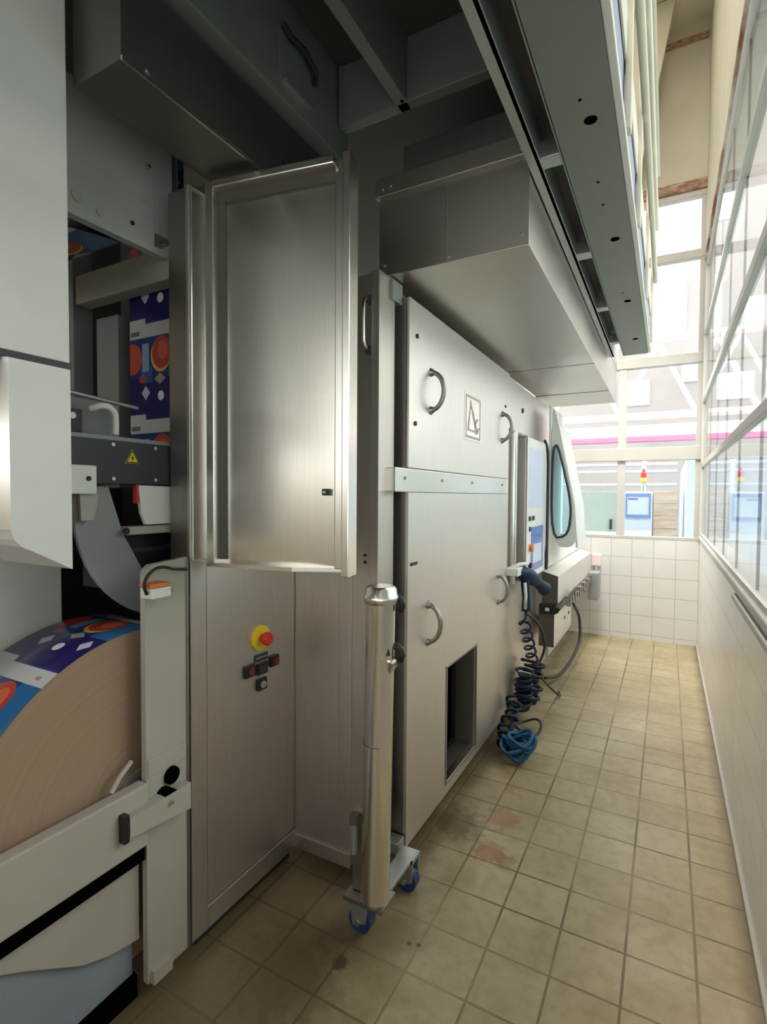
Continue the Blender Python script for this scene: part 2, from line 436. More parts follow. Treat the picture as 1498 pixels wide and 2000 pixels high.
# ------------------------------------------------------------------ hall seen through the glass
struct(MB().box(XW+.15, 16, -8, 26, -.1, 0).box(-12, XW+.15, 6.13, 26, -.1, 0).build('floor_hall', 'hall_floor'))
t = thing('green_cabinet', 'grey-green hall cabinet behind the glass at the left of the far window', 'cabinet', (-1.0, 9.3, 0))
B(-1.26, -.70, 9.0, 9.6, .12, 1.56, .01).build('body', 'hall_green', t)
B(-1.26, -.70, 8.99, 9.6, .02, .92, .01).build('base', 'hall_white', t)
B(-.80, -.765, 8.96, 8.995, .96, 1.12, .004).build('handle', 'anthracite', t)
t = thing('control_cabinet', 'white hall cabinet with a blue screen beyond the far window', 'cabinet', (-.4, 9.2, 0))
B(-.60, -.20, 9.0, 9.5, 0, 1.56, .01).build('body', 'hall_white', t)
sc_ = MB().ring([(-.575, 8.995, 1.15), (-.225, 8.995, 1.15), (-.225, 8.995, 1.53), (-.575, 8.995, 1.53)], [(-.555, 8.995, 1.20), (-.25, 8.995, 1.20), (-.25, 8.995, 1.48), (-.555, 8.995, 1.48)], (0, -.03, 0)).build('screen_frame', 'hall_screen', t)
B(-.556, -.249, 8.975, 8.99, 1.199, 1.481).build('screen', 'hall_blue', sc_)
B(-.54, -.40, 8.972, 8.976, 1.43, 1.455).build('screen_text', 'screen_blue', sc_)
B(-.60, -.20, 8.98, 9.0, .98, 1.12).build('ledge', 'hall_blue', t)
t = thing('signal_tower', 'red, yellow and green signal lamp standing on the cabinet with the screen', 'signal lamp', (-.34, 9.2, 1.56))
MB().cyl((-.34, 9.2, 1.56), (-.34, 9.2, 1.64), .012).build('pole', 'mid_grey', t)
for nm, z, m in (('green_lamp', 1.64, 'hall_green'), ('yellow_lamp', 1.70, 'yellow'), ('red_lamp', 1.78, 'red')):
    MB().cyl((-.34, 9.2, z), (-.34, 9.2, z+.075), .042).build(nm, m, t, smooth='auto')
MB().cyl((-.34, 9.2, 1.86), (-.34, 9.2, 1.92), .03, .012).build('cap', 'red', t)
t = thing('carton_stack', 'tall stack of brown cartons beside the cabinet with the blue screen', 'carton stack', (0, 9.3, 0))
for i in range(8): B(-.19+.004*(i % 2), .14-.004*(i % 3), 9.05, 9.5, .03+i*.193, .22+i*.193, .006).build('carton', 'carton_stack', t)
tag(B(.22, 1.3, 8.0, 12.5, 0, 2.0).build('blue_partition', 'hall_blue', org=(.7, 10, 0)), 'pale blue partition seen at the right end of the far window', 'partition')
struct(B(6.0, 6.2, -8, 24, 0, 3.3).build('wall_hall', 'hall_teal'))
struct(B(.7, 8, -8, 1.5, 3.9, 4.0).build('hall_light_blocker', 'hall_plaster'))  # added slab, out of view, cuts the daylight through the near side glass
t = thing('roof_truss', 'pale pink roof truss of the hall, seen through the far window', 'truss', (-1, 13, 3.0))
def strut(p, q, r, nm, m): MB().cyl(p, q, r, seg=8).build(nm, m, t)
strut((-6, 13, 3.25), (3.5, 13, 3.25), .10, 'lower_chord', 'hall_pink')
strut((-6, 13, 4.9), (3.5, 13, 4.9), .10, 'upper_chord', 'hall_pink')
for i in range(6):
    x = -5.5+i*1.5
    strut((x, 13, 3.3), (x+.75, 13, 4.85), .05, 'brace', 'hall_white'); strut((x+.75, 13, 4.85), (x+1.5, 13, 3.3), .05, 'brace', 'hall_pink')
t = thing('crane_beam', 'long horizontal hall beam with a magenta stripe above the far mid rail', 'beam', (-2, 12, 2.6))
B(-8, 4, 12, 12.3, 2.62, 2.72).build('stripe', 'hall_magenta', t)
B(-8, 4, 12, 12.3, 2.72, 2.95).build('girder', 'hall_white', t)
t = thing('pipe_rack', 'grey pipes hung across the hall at head height beyond the far window', 'pipes', (-1, 11, 2))
for z in (1.70, 1.95, 2.08): MB().cyl((-5, 11, z), (.15, 11, z), .035, seg=10).build('pipe', 'hall_pipe', t)
for x in (-3.4, -1.9, -.4): MB().cyl((x, 11, 0), (x, 11, 2.3), .04, seg=10).build('upright', 'hall_white', t)
ew = struct(B(-14, 6.2, 16.5, 16.8, 0, 14).build('wall_hall_end', 'hall_plaster'))
for x, z, w, h in ((-1.55, 6.2, 1.1, .9), (-.1, 6.6, .9, 1.5), (-.9, 4.4, .8, .7), (.55, 8.4, .8, .6), (-.35, 9.2, .9, .9), (-3.4, 4.6, 1.2, .8), (.5, 5.0, .5, .8)):
    B(x-w/2, x+w/2, 16.46, 16.5, z-h/2, z+h/2, .01).build('wall_panel', 'hall_white', ew)

# ------------------------------------------------------------------ slanted panel by the ceiling
tag(MB().prism([(-.03, 5.62, 6.07), (-.29, 5.62, 4.62), (-1.4, 5.62, 4.62), (-1.4, 5.62, 6.07)], (0, .06, 0)).build('slanted_panel', 'cream_wall', org=(-.7, 5.65, 4.62)),
    'cream panel with a slanted edge just under the ceiling by the railing', 'panel')

# ------------------------------------------------------------------ overhead platform
pl = thing('overhead_platform', 'dark grey steel platform overhead with beams and a holed edge channel', 'platform', (-.9, 2.2, 2.5))
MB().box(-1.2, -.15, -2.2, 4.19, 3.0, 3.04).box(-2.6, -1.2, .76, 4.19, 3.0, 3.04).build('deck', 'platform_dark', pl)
ch = MB().box(-.30, -.145, -2.2, 4.19, 2.50, 2.512).box(-.152, -.145, -2.2, 4.19, 2.512, 3.0).box(-.305, -.298, -2.2, 4.19, 2.50, 2.62)
ec = ch.build('edge_channel', 'platform_grey', pl)
for i in range(-1, 4):
    y = 1.54+i*.745
    MB().cyl((-.205, y, 2.4985), (-.205, y, 2.502), .017, seg=20).build('hole', 'hole_black', ec)
for y in (1.45, 1.85, 2.0, 2.9): MB().cyl((-.20-.02, y, 2.498), (-.22, y, 2.502), .004, seg=10).build('screw_hole', 'hole_black', ec)
MB().box(-.375, -.365, -2.2, 4.19, 2.50, 2.72).box(-.40, -.362, -2.2, 4.19, 2.50, 2.508).build('inner_angle', 'galvanised', pl)
B(-.365, -.305, -2.2, 4.19, 2.60, 2.61).build('slot_cover', 'platform_dark', pl)
for y in (.95, 1.68, 2.40, 3.12, 3.84): B(-.372, -.300, y-.03, y+.03, 2.503, 2.56, .004).build('slot_bridge', 'galvanised', pl)
B(-.1445, -.138, -2.2, 4.17, 2.535, 2.74, .002).build('protective_film', 'film_blue', pl)
B(-.1445, -.125, -2.2, 4.19, 2.505, 2.53, .003).build('edge_lip', 'pale_grey', pl)
yb = B(-1.19, -1.06, -2.2, 1.66, 2.69, 3.0, .004).build('side_beam', 'platform_grey', pl)
MB().cyl((-1.061, 1.36, 2.81), (-1.058, 1.36, 2.81), .022, seg=20).build('cable_hole', 'hole_black', yb)
MB().tube([(-1.05, 1.28, 2.9), (-1.045, 1.31, 2.88), (-1.03, 1.36, 2.87), (-1.03, 1.42, 2.84), (-1.05, 1.44, 2.83)], .010).build('cable', 'black', yb)
B(-1.06, -1.045, 1.29, 1.42, 2.738, 2.748).build('edge_strip', 'galvanised', yb)
B(-1.0601, -1.056, 1.27, 1.44, 2.745, 2.90, .002).build('bracket_plate', 'platform_grey', yb)
B(-.83, -.79, -2.2, 1.64, 2.79, 3.0, .003).build('middle_beam', 'platform_grey', pl)
B(-1.06, -.376, 1.60, 1.64, 2.79, 3.0, .003).build('cross_beam', 'platform_grey', pl)
B(-1.06, -.376, 2.7, 2.74, 2.79, 3.0, .003).build('cross_beam', 'platform_grey', pl)
for x in (-.805, -1.045): B(x-.005, x+.005, 1.585, 1.60, 2.79, 2.99).build('weld_strip', 'galvanised', pl)

rl = thing('guard_railing', 'cream railing along the edge of the overhead platform', 'railing', (-.11, 2.4, 2.55))
for y in (-.6, .55, 1.72, 2.33, 3.2, 4.1): B(-.134, -.116, y-.022, y+.022, 2.55, 3.75, .004).build('post', 'cream', rl)
for z in (2.98, 3.34, 3.71): MB().cyl((-.105, -2.0, z), (-.105, 4.15, z), .014, seg=16).build('rail', 'cream', rl, smooth='auto')
B(-.137, -.130, -2.0, 4.15, 2.745, 2.88, .002).build('toe_board', 'cream', rl)

# ------------------------------------------------------------------ ducts
d = thing('exhaust_duct', 'stainless box duct hung at the upper left, beside the open door top', 'duct', (-1.18, 1.25, 2.45))
B(-1.27, -1.092, .77, 1.74, 2.45, 2.665, .002).build('body', 'stainless_duct_dark', d)
B(-1.0935, -1.087, .77, 1.74, 2.447, 2.457).build('edge_fold', 'stainless_bright', d)
for y, z in ((.84, 2.47), (1.5, 2.47)): MB().cyl((-1.092, y, z), (-1.088, y, z), .006, seg=12).build('screw', 'screw', d)
MB().cyl((-1.092, 1.33, 2.53), (-1.0905, 1.33, 2.53), .008, seg=12).build('hole', 'black', d)
d = thing('exhaust_duct', 'wide stainless box duct running over the filling machine front', 'duct', (-.67, 3.3, 2.28))
B(-.95, -.405, 1.705, 4.88, 2.28, 2.56, .002).build('body', 'stainless_duct', d)
B(-.96, -.402, 1.69, 4.88, 2.56, 2.625, .002).build('top_flange', 'stainless_duct', d)
B(-.9, -.41, 1.80, 4.8, 2.625, 2.79).build('upper_body', 'stainless_dark', d)
B(-.952, -.403, 3.38, 3.40, 2.2785, 2.2805).build('seam', 'stainless_dark', d)
B(-.952, -.405, 4.3, 4.86, 2.276, 2.281).build('end_sheet', 'stainless_duct', d)
for x, z in ((-.43, 2.32), (-.68, 2.30), (-.93, 2.32), (-.43, 2.58), (-.9, 2.59), (-.93, 2.585)): MB().cyl((x, 1.705 if z < 2.55 else 1.69, z), (x, 1.701 if z < 2.55 else 1.686, z), .0055, seg=12).build('screw', 'screw', d)
B(-.690, -.687, 1.7025, 1.706, 2.285, 2.56).build('front_seam', 'stainless_bright', d)

# ------------------------------------------------------------------ near cabinet at the left border
nc = thing('infeed_cabinet', 'pale grey machine cabinet filling the left border of the photo', 'cabinet', (-1.5, .2, 0))
B(-1.7, -1.25, -.9, .742, 1.785, 3.3, .004).build('upper_cover', 'pale_grey', nc)
lc = MB().prism([(-1.235, .733, 1.30), (-1.235, .733, 1.768), (-1.235, .602, 1.768), (-1.235, .602, 1.40), (-1.235, .608, 1.378), (-1.235, .622, 1.362), (-1.235, .645, 1.35)], (-.3, 0, 0)).build('lower_cover', 'pale_grey', nc)
MB().prism([(-1.235, .602, 1.768), (-1.26, .588, 1.768), (-1.26, .588, 1.40), (-1.235, .602, 1.40)], (-.2, -.001, 0)).build('side_flange', 'stainless_bright', lc)
B(-1.7, -1.246, -.9, .743, 1.768, 1.786).build('seam_gasket', 'black', nc)
B(-1.9, -1.72, .1, .985, .0, 1.55, .004).build('base_panel', 'pale_grey', nc)
MB().tube([(-1.715, .82, 1.42), (-1.70, .83, 1.38), (-1.70, .835, 1.33), (-1.715, .84, 1.30)], .012).build('pull_handle', 'hall_green', nc)

# ------------------------------------------------------------------ web infeed inside the machine
wi = thing('web_infeed_frame', 'grey inner frame with rollers visible in the gap left of the steel column', 'machine frame', (-1.7, 1.1, 0))
B(-2.6, -2.5, .3, 1.9, .3, 2.9).box(-2.5, -1.52, 1.75, 1.8, .3, 2.9).build('back_panel', 'inner_panel_grey', wi)
B(-2.5, -1.9, .99, 1.03, .5, 1.7, .003).build('inner_panel', 'inner_panel_grey', wi)
bp = MB().box(-1.49, -1.45, .75, 1.135, 2.265, 2.62, .003).box(-1.50, -1.452, 1.135, 1.205, 2.31, 2.62, .003).box(-1.47, -1.44, .75, 1.20, 2.240, 2.262, .002).build('bearing_plate', 'enamel_grey', wi)
for y, z, r in ((1.095, 2.395, .016), (.885, 2.30, .016), (.95, 2.285, .010)): MB().cyl((-1.451, y, z), (-1.446, y, z), r, seg=20).build('plug', 'beige_grey', bp)
MB().cyl((-1.451, 1.055, 2.303), (-1.447, 1.055, 2.303), .007, seg=14).build('bolt_hole', 'black', bp)
MB().cyl((-1.449, 1.11, 2.50), (-1.44, 1.11, 2.50), .006, seg=12).build('screw', 'screw', bp)
B(-1.56, -1.48, 1.20, 1.245, 2.28, 2.62, .003).build('corner_post', 'mid_grey', wi)
B(-1.475, -1.465, 1.23, 1.24, 2.27, 2.60).build('edge_strip', 'galvanised', wi)
MB().box(-1.95, -1.43, 1.18, 1.24, 2.18, 2.285, .006).build('cross_bar', 'beige_grey', wi)
B(-2.2, -2.0, 1.2, 1.28, 1.4, 2.5, .004).build('inner_post', 'mid_grey', wi)
B(-1.95, -1.82, 1.26, 1.32, 1.5, 2.15, .004).build('guide_post', 'mid_grey', wi)
bmn = B(-1.447, -1.40, .75, 1.265, 1.507, 1.632, .003).build('cross_beam', 'anthracite', wi)
B(-1.50, -1.41, .75, 1.20, 1.632, 1.645, .002).build('cap_strip', 'mid_grey', bmn)
for y in (.95, 1.09, 1.235):
    for z in (1.522, 1.620): MB().cyl((-1.401, y, z), (-1.396, y, z), .0055, seg=12).build('screw', 'screw', bmn)
tri = lambda h, x: [(x, 1.012, 1.585+h), (x, 1.012+h*.92, 1.585-h*.62), (x, 1.012-h*.92, 1.585-h*.62)]
wl = MB().prism(tri(.026, -1.3985), (-.0015, 0, 0)).build('warning_label', 'yellow', bmn)
wl2 = MB().ring(tri(.0245, -1.3983), tri(.019, -1.3983), (.0004, 0, 0)).prism([(-1.398, 1.014, 1.597), (-1.398, 1.006, 1.582), (-1.398, 1.012, 1.583), (-1.398, 1.009, 1.572), (-1.398, 1.018, 1.587), (-1.398, 1.0125, 1.5865)], (.0004, 0, 0)).build('lightning_mark', 'black', bmn)
B(-1.45, -1.385, .75, .892, 1.478, 1.556, .003).build('white_block', 'white', wi)
MB().cyl((-1.386, .868, 1.52), (-1.382, .868, 1.52), .007, seg=14).build('block_hole', 'black', wi)
MB().prism([(-1.40, .853, 1.478), (-1.40, .905, 1.478), (-1.40, .90, 1.44), (-1.40, .89, 1.405), (-1.40, .856, 1.405)], (-.08, 0, 0)).build('chute_block', 'beige_grey', wi)
MB().prism([(-1.41, .835, 1.478), (-1.41, .853, 1.478), (-1.41, .856, 1.405), (-1.41, .835, 1.405)], (-.06, 0, 0)).build('dark_block', 'brown_box', wi)
mb_ = MB().prism([(-1.405, 1.035, 1.505), (-1.405, 1.25, 1.50), (-1.405, 1.25, 1.385), (-1.405, 1.06, 1.385), (-1.405, 1.045, 1.42)], (-.012, 0, 0)).build('motor_box', 'white', wi)
B(-1.42, -1.404, 1.028, 1.036, 1.45, 1.503).build('red_edge', 'red', mb_)
B(-1.47, -1.41, 1.0, 1.26, 1.355, 1.38, .004).build('support_rail', 'beige_grey', wi)
MB().cyl((-1.409, .995, 1.368), (-1.404, .995, 1.368), .010, seg=14).build('rail_plug', 'black', wi)
B(-1.55, -1.46, .95, 1.26, 1.20, 1.36, .003).build('dark_recess', 'black', wi)
B(-1.54, -1.455, 1.02, 1.25, 1.295, 1.31).build('recess_rib', 'anthracite', wi)
cx = []
for i in range(17):
    a = math.radians(178+i*5.6); cx.append((-1.43, 1.20+.345*math.cos(a), 1.425+.345*math.sin(a)))
MB().prism(cx + [(-1.43, 1.20, 1.12), (-1.43, 1.09, 1.20), (-1.43, 1.00, 1.36), (-1.43, .955, 1.50), (-1.43, .86, 1.50)], (-.012, 0, 0)).build('curved_guide_plate', 'mid_grey', wi)
MB().cyl((-1.44, .76, 1.763), (-1.44, 1.06, 1.742), .006, seg=12).build('guide_rod', 'galvanised', wi)
MB().tube(SP([(-1.42, .895, 1.715), (-1.40, .915, 1.725), (-1.40, .94, 1.725), (-1.40, .957, 1.71), (-1.405, .963, 1.685), (-1.41, .966, 1.65)]), .009, 12).build('hook_handle', 'white', wi, smooth=True)
B(-1.50, -1.42, .75, .875, 1.645, 1.71, .003).build('switch_block', 'black', wi)
MB().cyl((-1.421, .845, 1.69), (-1.414, .845, 1.69), .009, seg=14).build('white_button', 'white', wi)
B(-1.62, -1.52, .76, 1.02, 1.645, 1.76, .003).build('side_block', 'mid_grey', wi)
MB().cyl((-2.3, 1.02, 2.335), (-1.52, 1.02, 2.335), .07, seg=32).build('deflecting_roller', 'anthracite', wi, smooth='auto')

web = MB()
rows, uvs = [], []
for i in range(20):
    z = 2.62 - i*.055
    rows.append([(-1.735, 1.25, z), (-1.60, 1.25, z), (-1.452, 1.25, z)]); vv = 2.09-z
    uvs.append([(0.0, vv), (.135, vv), (.285, vv)])
web.sheet(rows, uvs)
tag(web.build('packaging_web', 'printed_web', org=(-1.59, 1.25, 1.6), solid=.002), 'blue printed packaging strip hanging upright behind the black beam', 'packaging strip')
web = MB(); rows, uvs = [], []
for i in range(8):
    y, z = .75+i*.045, 2.185+.012*math.sin(i*.5)+i*.012
    rows.append([(-2.0, y, z), (-1.75, y, z), (-1.52, y, z)]); uvs.append([(0, .2+i*.05), (.14, .2+i*.05), (.28, .2+i*.05)])
web.sheet(rows, uvs)
tag(web.build('packaging_web', 'printed_web', org=(-1.76, .88, 2.2), solid=.002), 'dark blue printed strip lying under the grey bearing plate at the top left', 'packaging strip')

# ------------------------------------------------------------------ paper roll
RC = (1.005, .590); RR = .49
pr = thing('packaging_roll', 'huge brown packaging roll with blue and red printed wrap', 'paper roll', (-1.55, RC[0], RC[1]))
body = MB(); stations = []
segs = 96
body.loft([(Vector((-1.66, RC[0], RC[1])), RR-.002), (Vector((-1.362, RC[0], RC[1])), RR-.002)], segs)
body.build('reel', 'cardboard_edge', pr, smooth='auto')
wrap = MB(); rows, uvs = [], []
for i in range(segs+1):
    a = 2*math.pi*i/segs; y, z = RC[0]+RR*math.cos(a), RC[1]+RR*math.sin(a)
    s0 = a*RR+.007
    rows.append([(-1.661, y, z), (-1.361, y, z)]); uvs.append([(.0, s0), (.285, s0)])
wrap.sheet(rows, uvs); lab(wrap.build('printed_wrap', 'printed_web', pr, smooth=True, solid=.001), 'blue and red printed wrap')
MB().cyl((-1.7, *RC), (-1.355, *RC), .075, seg=32).build('core', 'mid_grey', pr, smooth='auto')

# ------------------------------------------------------------------ roll cart
rc = thing('roll_cart', 'beige roll lifting cart in front of the brown packaging roll', 'cart', (-1.3, .6, 0))
B(-1.325, -1.285, -.4, .970, .475, .655, .006).build('upper_guard', 'beige_grey', rc)
MB().box(-1.35, -1.30, -.4, .970, .425, .478, .004).build('gap_shade_bar', 'hole_black', rc)  # black bar standing for the shade in the gap between the guards
MB().prism([(-1.33, y, z) for y, z in ((-.4, .42), (.970, .42), (.970, .180), (.88, .20), (.80, .235), (.73, .285), (.66, .335), (.58, .385), (-.4, .40))], (-.02, 0, 0)).build('lower_guard', 'beige_grey', rc)
sh_ = [(-1.352+.012*math.sin(math.pi*min(1, max(0, (y+.4)/1.33))), y) for y in [-.4+i*.0619 for i in range(23)]]
MB().prism([(x, y, .07) for x, y in sh_] + [(-1.356, .962, .07), (-1.356, -.4, .07)], (0, 0, .36)).build('tray_skirt', 'tray_grey', rc, smooth='auto')
B(-1.358, -1.34, -.4, .970, 0, .07).build('base_strip', 'hole_black', rc)  # plain black strip along the foot of the cart
lv = MB().tube([(-1.32, .88, .66), (-1.325, .91, .69), (-1.33, .95, .715)], .007).build('lever', 'beige_grey', rc)
cl = MB().prism([(-1.26, .895, .545), (-1.26, .895, .60), (-1.26, 1.10, .60), (-1.26, 1.10, .52)], (-.05, 0, 0)).build('clamp_bracket', 'beige_grey', rc)
B(-1.285, -1.262, .878, .894, .535, .61).build('bracket_gap', 'black', cl)

# ------------------------------------------------------------------ side plate with clamps
sp = thing('side_plate', 'narrow beige upright plate between the paper roll and the steel column', 'plate', (-1.31, 1.05, 0))
pts = [(.975, .05), (1.125, .05), (1.125, 1.285), (.995, 1.275), (.982, 1.265), (.975, 1.25)]
MB().prism([(-1.30, y, z) for y, z in pts], (-.02, 0, 0)).build('plate', 'beige_grey', sp)
B(-1.31, -1.297, 1.118, 1.127, .05, 1.28).build('seam_strip', 'stainless_dark', sp)
for y, z, nm in ((1.06, .632, 'oval_hole'), (1.03, .585, 'oval_hole')):
    MB().loft([(Vector((-1.30, y, z)), .026), (Vector((-1.262 if z < .6 else -1.292, y, z)), .026)], 20).build(nm, 'hole_black', sp, smooth='auto')
MB().cyl((-1.263, 1.025, .577), (-1.25, 1.025, .577), .006).build('pin', 'galvanised', sp)
B(-1.301, -1.296, .98, 1.115, .66, .71, .003).build('cover_strip', 'beige_grey', sp)
sn = B(-1.30, -1.25, .96, 1.025, 1.185, 1.215, .004).build('sensor', 'white', sp)
B(-1.298, -1.248, .955, 1.02, 1.216, 1.228, .003, Matrix.Identity(4)).build('sensor_clip', 'orange', sn)
MB().cyl((-1.30, 1.045, 1.195), (-1.285, 1.045, 1.195), .014).build('sensor_ring', 'mid_grey', sn)
MB().tube(SP([(-1.265, .955, 1.20), (-1.262, .945, 1.225), (-1.262, .955, 1.25), (-1.265, .985, 1.268), (-1.27, 1.02, 1.268), (-1.275, 1.055, 1.258), (-1.285, 1.11, 1.25)]), .0045).build('sensor_cable', 'black', sp, smooth=True)
B(-1.30, -1.285, .985, 1.05, .045, .085).build('foot_tab', 'beige_grey', sp)

# ------------------------------------------------------------------ electrical cabinet with the open door
ec_ = thing('electrical_cabinet', 'grey steel cabinet with an open tray-like upper door and emergency stop', 'cabinet', (-1.35, 1.4, 0))
MB().box(-1.355, -1.31, 1.14, 1.66, .06, 1.20, .003).build('body', 'stainless_cabinet', ec_)
B(-1.396, -1.31, 1.142, 1.66, 1.20, 2.42, .003).build('upper_body', 'stainless_dark', ec_)
B(-1.35, -1.33, 1.18, 1.66, 0, .06).build('plinth', 'anthracite', ec_)
MB().box(-1.312, -1.298, 1.135, 1.20, .05, 2.42, .003).box(-1.312, -1.298, 1.20, 1.672, .05, .125, .003).build('front_frame', 'stainless_cabinet', ec_)
B(-1.312, -1.303, 1.205, 1.668, .13, 1.25, .003).build('front_panel', 'stainless_cabinet', ec_)
B(-1.305, -1.290, 1.137, 1.200, 1.27, 2.42, .005).build('hinge_column', 'stainless_bright', ec_)
B(-1.300, -1.255, 1.19, 1.2, 1.26, 2.42, .002).build('hinge', 'stainless_bright', ec_)
es = MB().cyl((-1.303, 1.455, .955), (-1.292, 1.455, .955), .045, seg=32).build('emergency_stop', 'yellow', ec_, smooth='auto')
MB().loft([(Vector((-1.292, 1.455, .955)), .014), (Vector((-1.275, 1.455, .955)), .015), (Vector((-1.275, 1.455, .955)), .024), (Vector((-1.262, 1.455, .955)), .025), (Vector((-1.255, 1.455, .955)), .019)], 28).build('stop_knob', 'red', es, smooth='auto')
B(-1.303, -1.299, 1.425, 1.495, .868, .895, .001).build('label_plate', 'anthracite', ec_)
B(-1.2995, -1.2988, 1.432, 1.488, .880, .884).build('label_line', 'mid_grey', ec_)
b_ = B(-1.303, -1.288, 1.37, 1.418, .828, .872, .003).build('push_button', 'black', ec_); MB().cyl((-1.288, 1.394, .85), (-1.282, 1.394, .85), .014).build('button_cap', 'dark_red', b_)
b_ = B(-1.303, -1.291, 1.433, 1.487, .820, .862, .003).build('push_button', 'black', ec_); B(-1.291, -1.2885, 1.442, 1.478, .828, .854).build('button_cap', 'anthracite', b_)
b_ = B(-1.303, -1.288, 1.503, 1.548, .832, .872, .003).build('push_button', 'black', ec_); MB().cyl((-1.288, 1.526, .852), (-1.280, 1.526, .852), .013).build('button_cap', 'dark_red', b_)
b_ = B(-1.303, -1.289, 1.435, 1.480, .762, .806, .003).build('push_button', 'black', ec_); MB().cyl((-1.289, 1.457, .784), (-1.284, 1.457, .784), .013).build('button_cap', 'mid_grey', b_)
# return wall facing the camera
B(-1.302, -1.035, 1.66, 1.70, .06, 2.28, .003).build('side_wall', 'stainless_cabinet', ec_)
B(-1.302, -1.035, 1.652, 1.66, .055, .11, .002).build('side_skirt', 'stainless_cabinet', ec_)
MB().box(-1.095, -1.088, 1.654, 1.66, .11, 1.25).build('side_fold', 'stainless_cabinet', ec_)
B(-1.306, -1.302, 1.663, 1.668, .06, 1.25).build('corner_gap', 'black', ec_)
# door: hinged at the column, swung out towards the aisle
Ho = Vector((-1.262, 1.205, 0)); ang = math.radians(10.5)
Dm = Matrix.Translation(Ho) @ Matrix.Rotation(ang, 4, 'Z')      # local x along the door, -y towards the camera
L = .47; z0, z1 = 1.255, 2.425
dr = B(.0, L, -.004, .012, z0, z1, .002, Dm).build('door', 'stainless_door', ec_)
ORG[dr] = ORG[ec_]
MB().box(-.002, .028, -.045, .0, z0, z1, .003, Dm).box(.028, L-.045, -.05, -.003, z1-.022, z1, .003, Dm).build('tray_lip', 'stainless_bright', dr)
MB().box(L-.048, L-.020, -.030, .0, z0+.01, z1-.003, .003, Dm).box(L-.016, L+.006, -.055, .012, z0-.008, z1, .003, Dm).build('door_edge', 'stainless_bright', dr)
MB().prism([Dm @ Vector(p) for p in ((0, -.045, z0), (.30, -.055, z0), (L-.03, -.004, z0), (L-.03, 0, z0), (0, 0, z0))], (0, 0, .012)).build('bottom_lip', 'stainless_bright', dr)
MB().box(.028, L-.05, -.012, -.0035, z1-.05, z1-.022, 0, Dm).box(.028, .046, -.010, -.0035, z0+.02, z1-.05, 0, Dm).build('inner_shade_strip', 'brown_box', dr)  # dark strips standing for the shadow inside the tray lips
B(.02, L-.02, -.003, .004, z0-.008, z0+.03, .002, Dm).build('bottom_rail', 'stainless_bright', dr)
lt = B(.376, .402, -.016, -.003, 1.478, 1.497, .002, Dm).build('latch', 'black', dr)
B(.381, .389, -.0185, -.015, 1.484, 1.491, 0, Dm).build('latch_key', 'pale_grey', lt)

# ------------------------------------------------------------------ steel column with the bow handle
cp = thing('column_post', 'tall narrow stainless post with a long bow handle, behind the open door', 'post', (-.98, 1.68, 0))
MB().box(-1.035, -.95, 1.66, 1.76, .08, 2.28, .003).build('profile', 'stainless_cabinet', cp)
B(-.946, -.912, 1.64, 1.76, .20, 2.28, .003).build('profile', 'stainless_cabinet', cp)
MB().tube(SP([(-.962, 1.66, 2.185), (-.962, 1.63, 2.18), (-.962, 1.615, 2.16), (-.962, 1.612, 2.095), (-.962, 1.615, 2.03), (-.962, 1.63, 2.01), (-.962, 1.66, 2.005)]), .007, 10).build('bow_handle', 'stainless_bright', cp, smooth=True)
for z in (2.185, 2.005): MB().cyl((-.962, 1.661, z), (-.962, 1.650, z), .015).build('handle_foot', 'brown_box', cp)
for z in (1.26, 1.235): MB().cyl((-.965, 1.641, z), (-.965, 1.637, z), .006, seg=12).build('bolt', 'black', cp)

# ------------------------------------------------------------------ filling machine
X0 = -.88
fm = thing('filling_machine', 'long stainless filling machine with round handles and a control panel', 'machine', (-1.6, 3.2, 0))
B(-1.5, -1.036, 1.80, 4.54, .14, 2.26, .003).box(-1.036, -.986, 2.7, 4.54, .14, 2.26).box(-1.036, -.986, 1.80, 2.2, .14, 2.26).box(-1.036, -.986, 2.2, 2.7, .72, 2.26).build('body', 'stainless_dark', fm)
B(-1.5, -1.05, 1.785, 1.80, .14, 2.27).build('end_plate', 'stainless_dark', fm)
MB().ring([(X0-.006, y, z) for y, z in ((1.805, .14), (3.225, .14), (3.225, 2.23), (1.805, 2.23))], [(X0-.006, y, z) for y, z in ((2.225, .155), (2.64, .155), (2.64, .69), (2.225, .69))], (-.098, 0, 0)).build('front_box', 'stainless_dark', fm)
up = B(X0-.005, X0+.008, 1.805, 3.225, 1.585, 2.232, .003).build('upper_panel', 'stainless_face', fm)
# lower panel with the open hatch
def yz(pts, x): return [(x, y, z) for y, z in pts]
op = [(2.225, .155), (2.64, .155), (2.64, .69), (2.225, .69)]
ou = [(1.805, .10), (3.225, .10), (3.225, 1.49), (1.805, 1.49)]
lp = MB().ring(yz(ou, X0-.005), yz(op, X0-.005), (.013, 0, 0)).build('lower_panel', 'stainless_face', fm)
hf = MB().ring(yz([(2.215, .145), (2.65, .145), (2.65, .70), (2.215, .70)], X0+.008), yz(op, X0+.008), (.004, 0, 0)).build('hatch_rim', 'stainless_dark', lp)
MB().box(-1.03, -.984, 2.205, 2.215, .15, .70).box(-1.03, -.984, 2.68, 2.69, .15, .70).build('hatch_lining', 'brown_box', lp)
B(-1.034, -1.02, 2.2, 2.69, .145, .715).build('hatch_back', 'hole_black', lp)
B(X0-.02, X0+.010, 2.23, 2.635, .156, .164).build('hatch_sill', 'stainless_bright', lp)
# band between the panels
MB().box(-1.0, X0+.006, 1.70, 3.23, 1.492, 1.583, .004).build('middle_band', 'stainless_bright', fm)
for y in (1.78, 2.15, 2.55, 3.1): MB().cyl((X0+.006, y, 1.545), (X0+.010, y, 1.545), .006, seg=12).build('rivet', 'stainless_dark', fm)
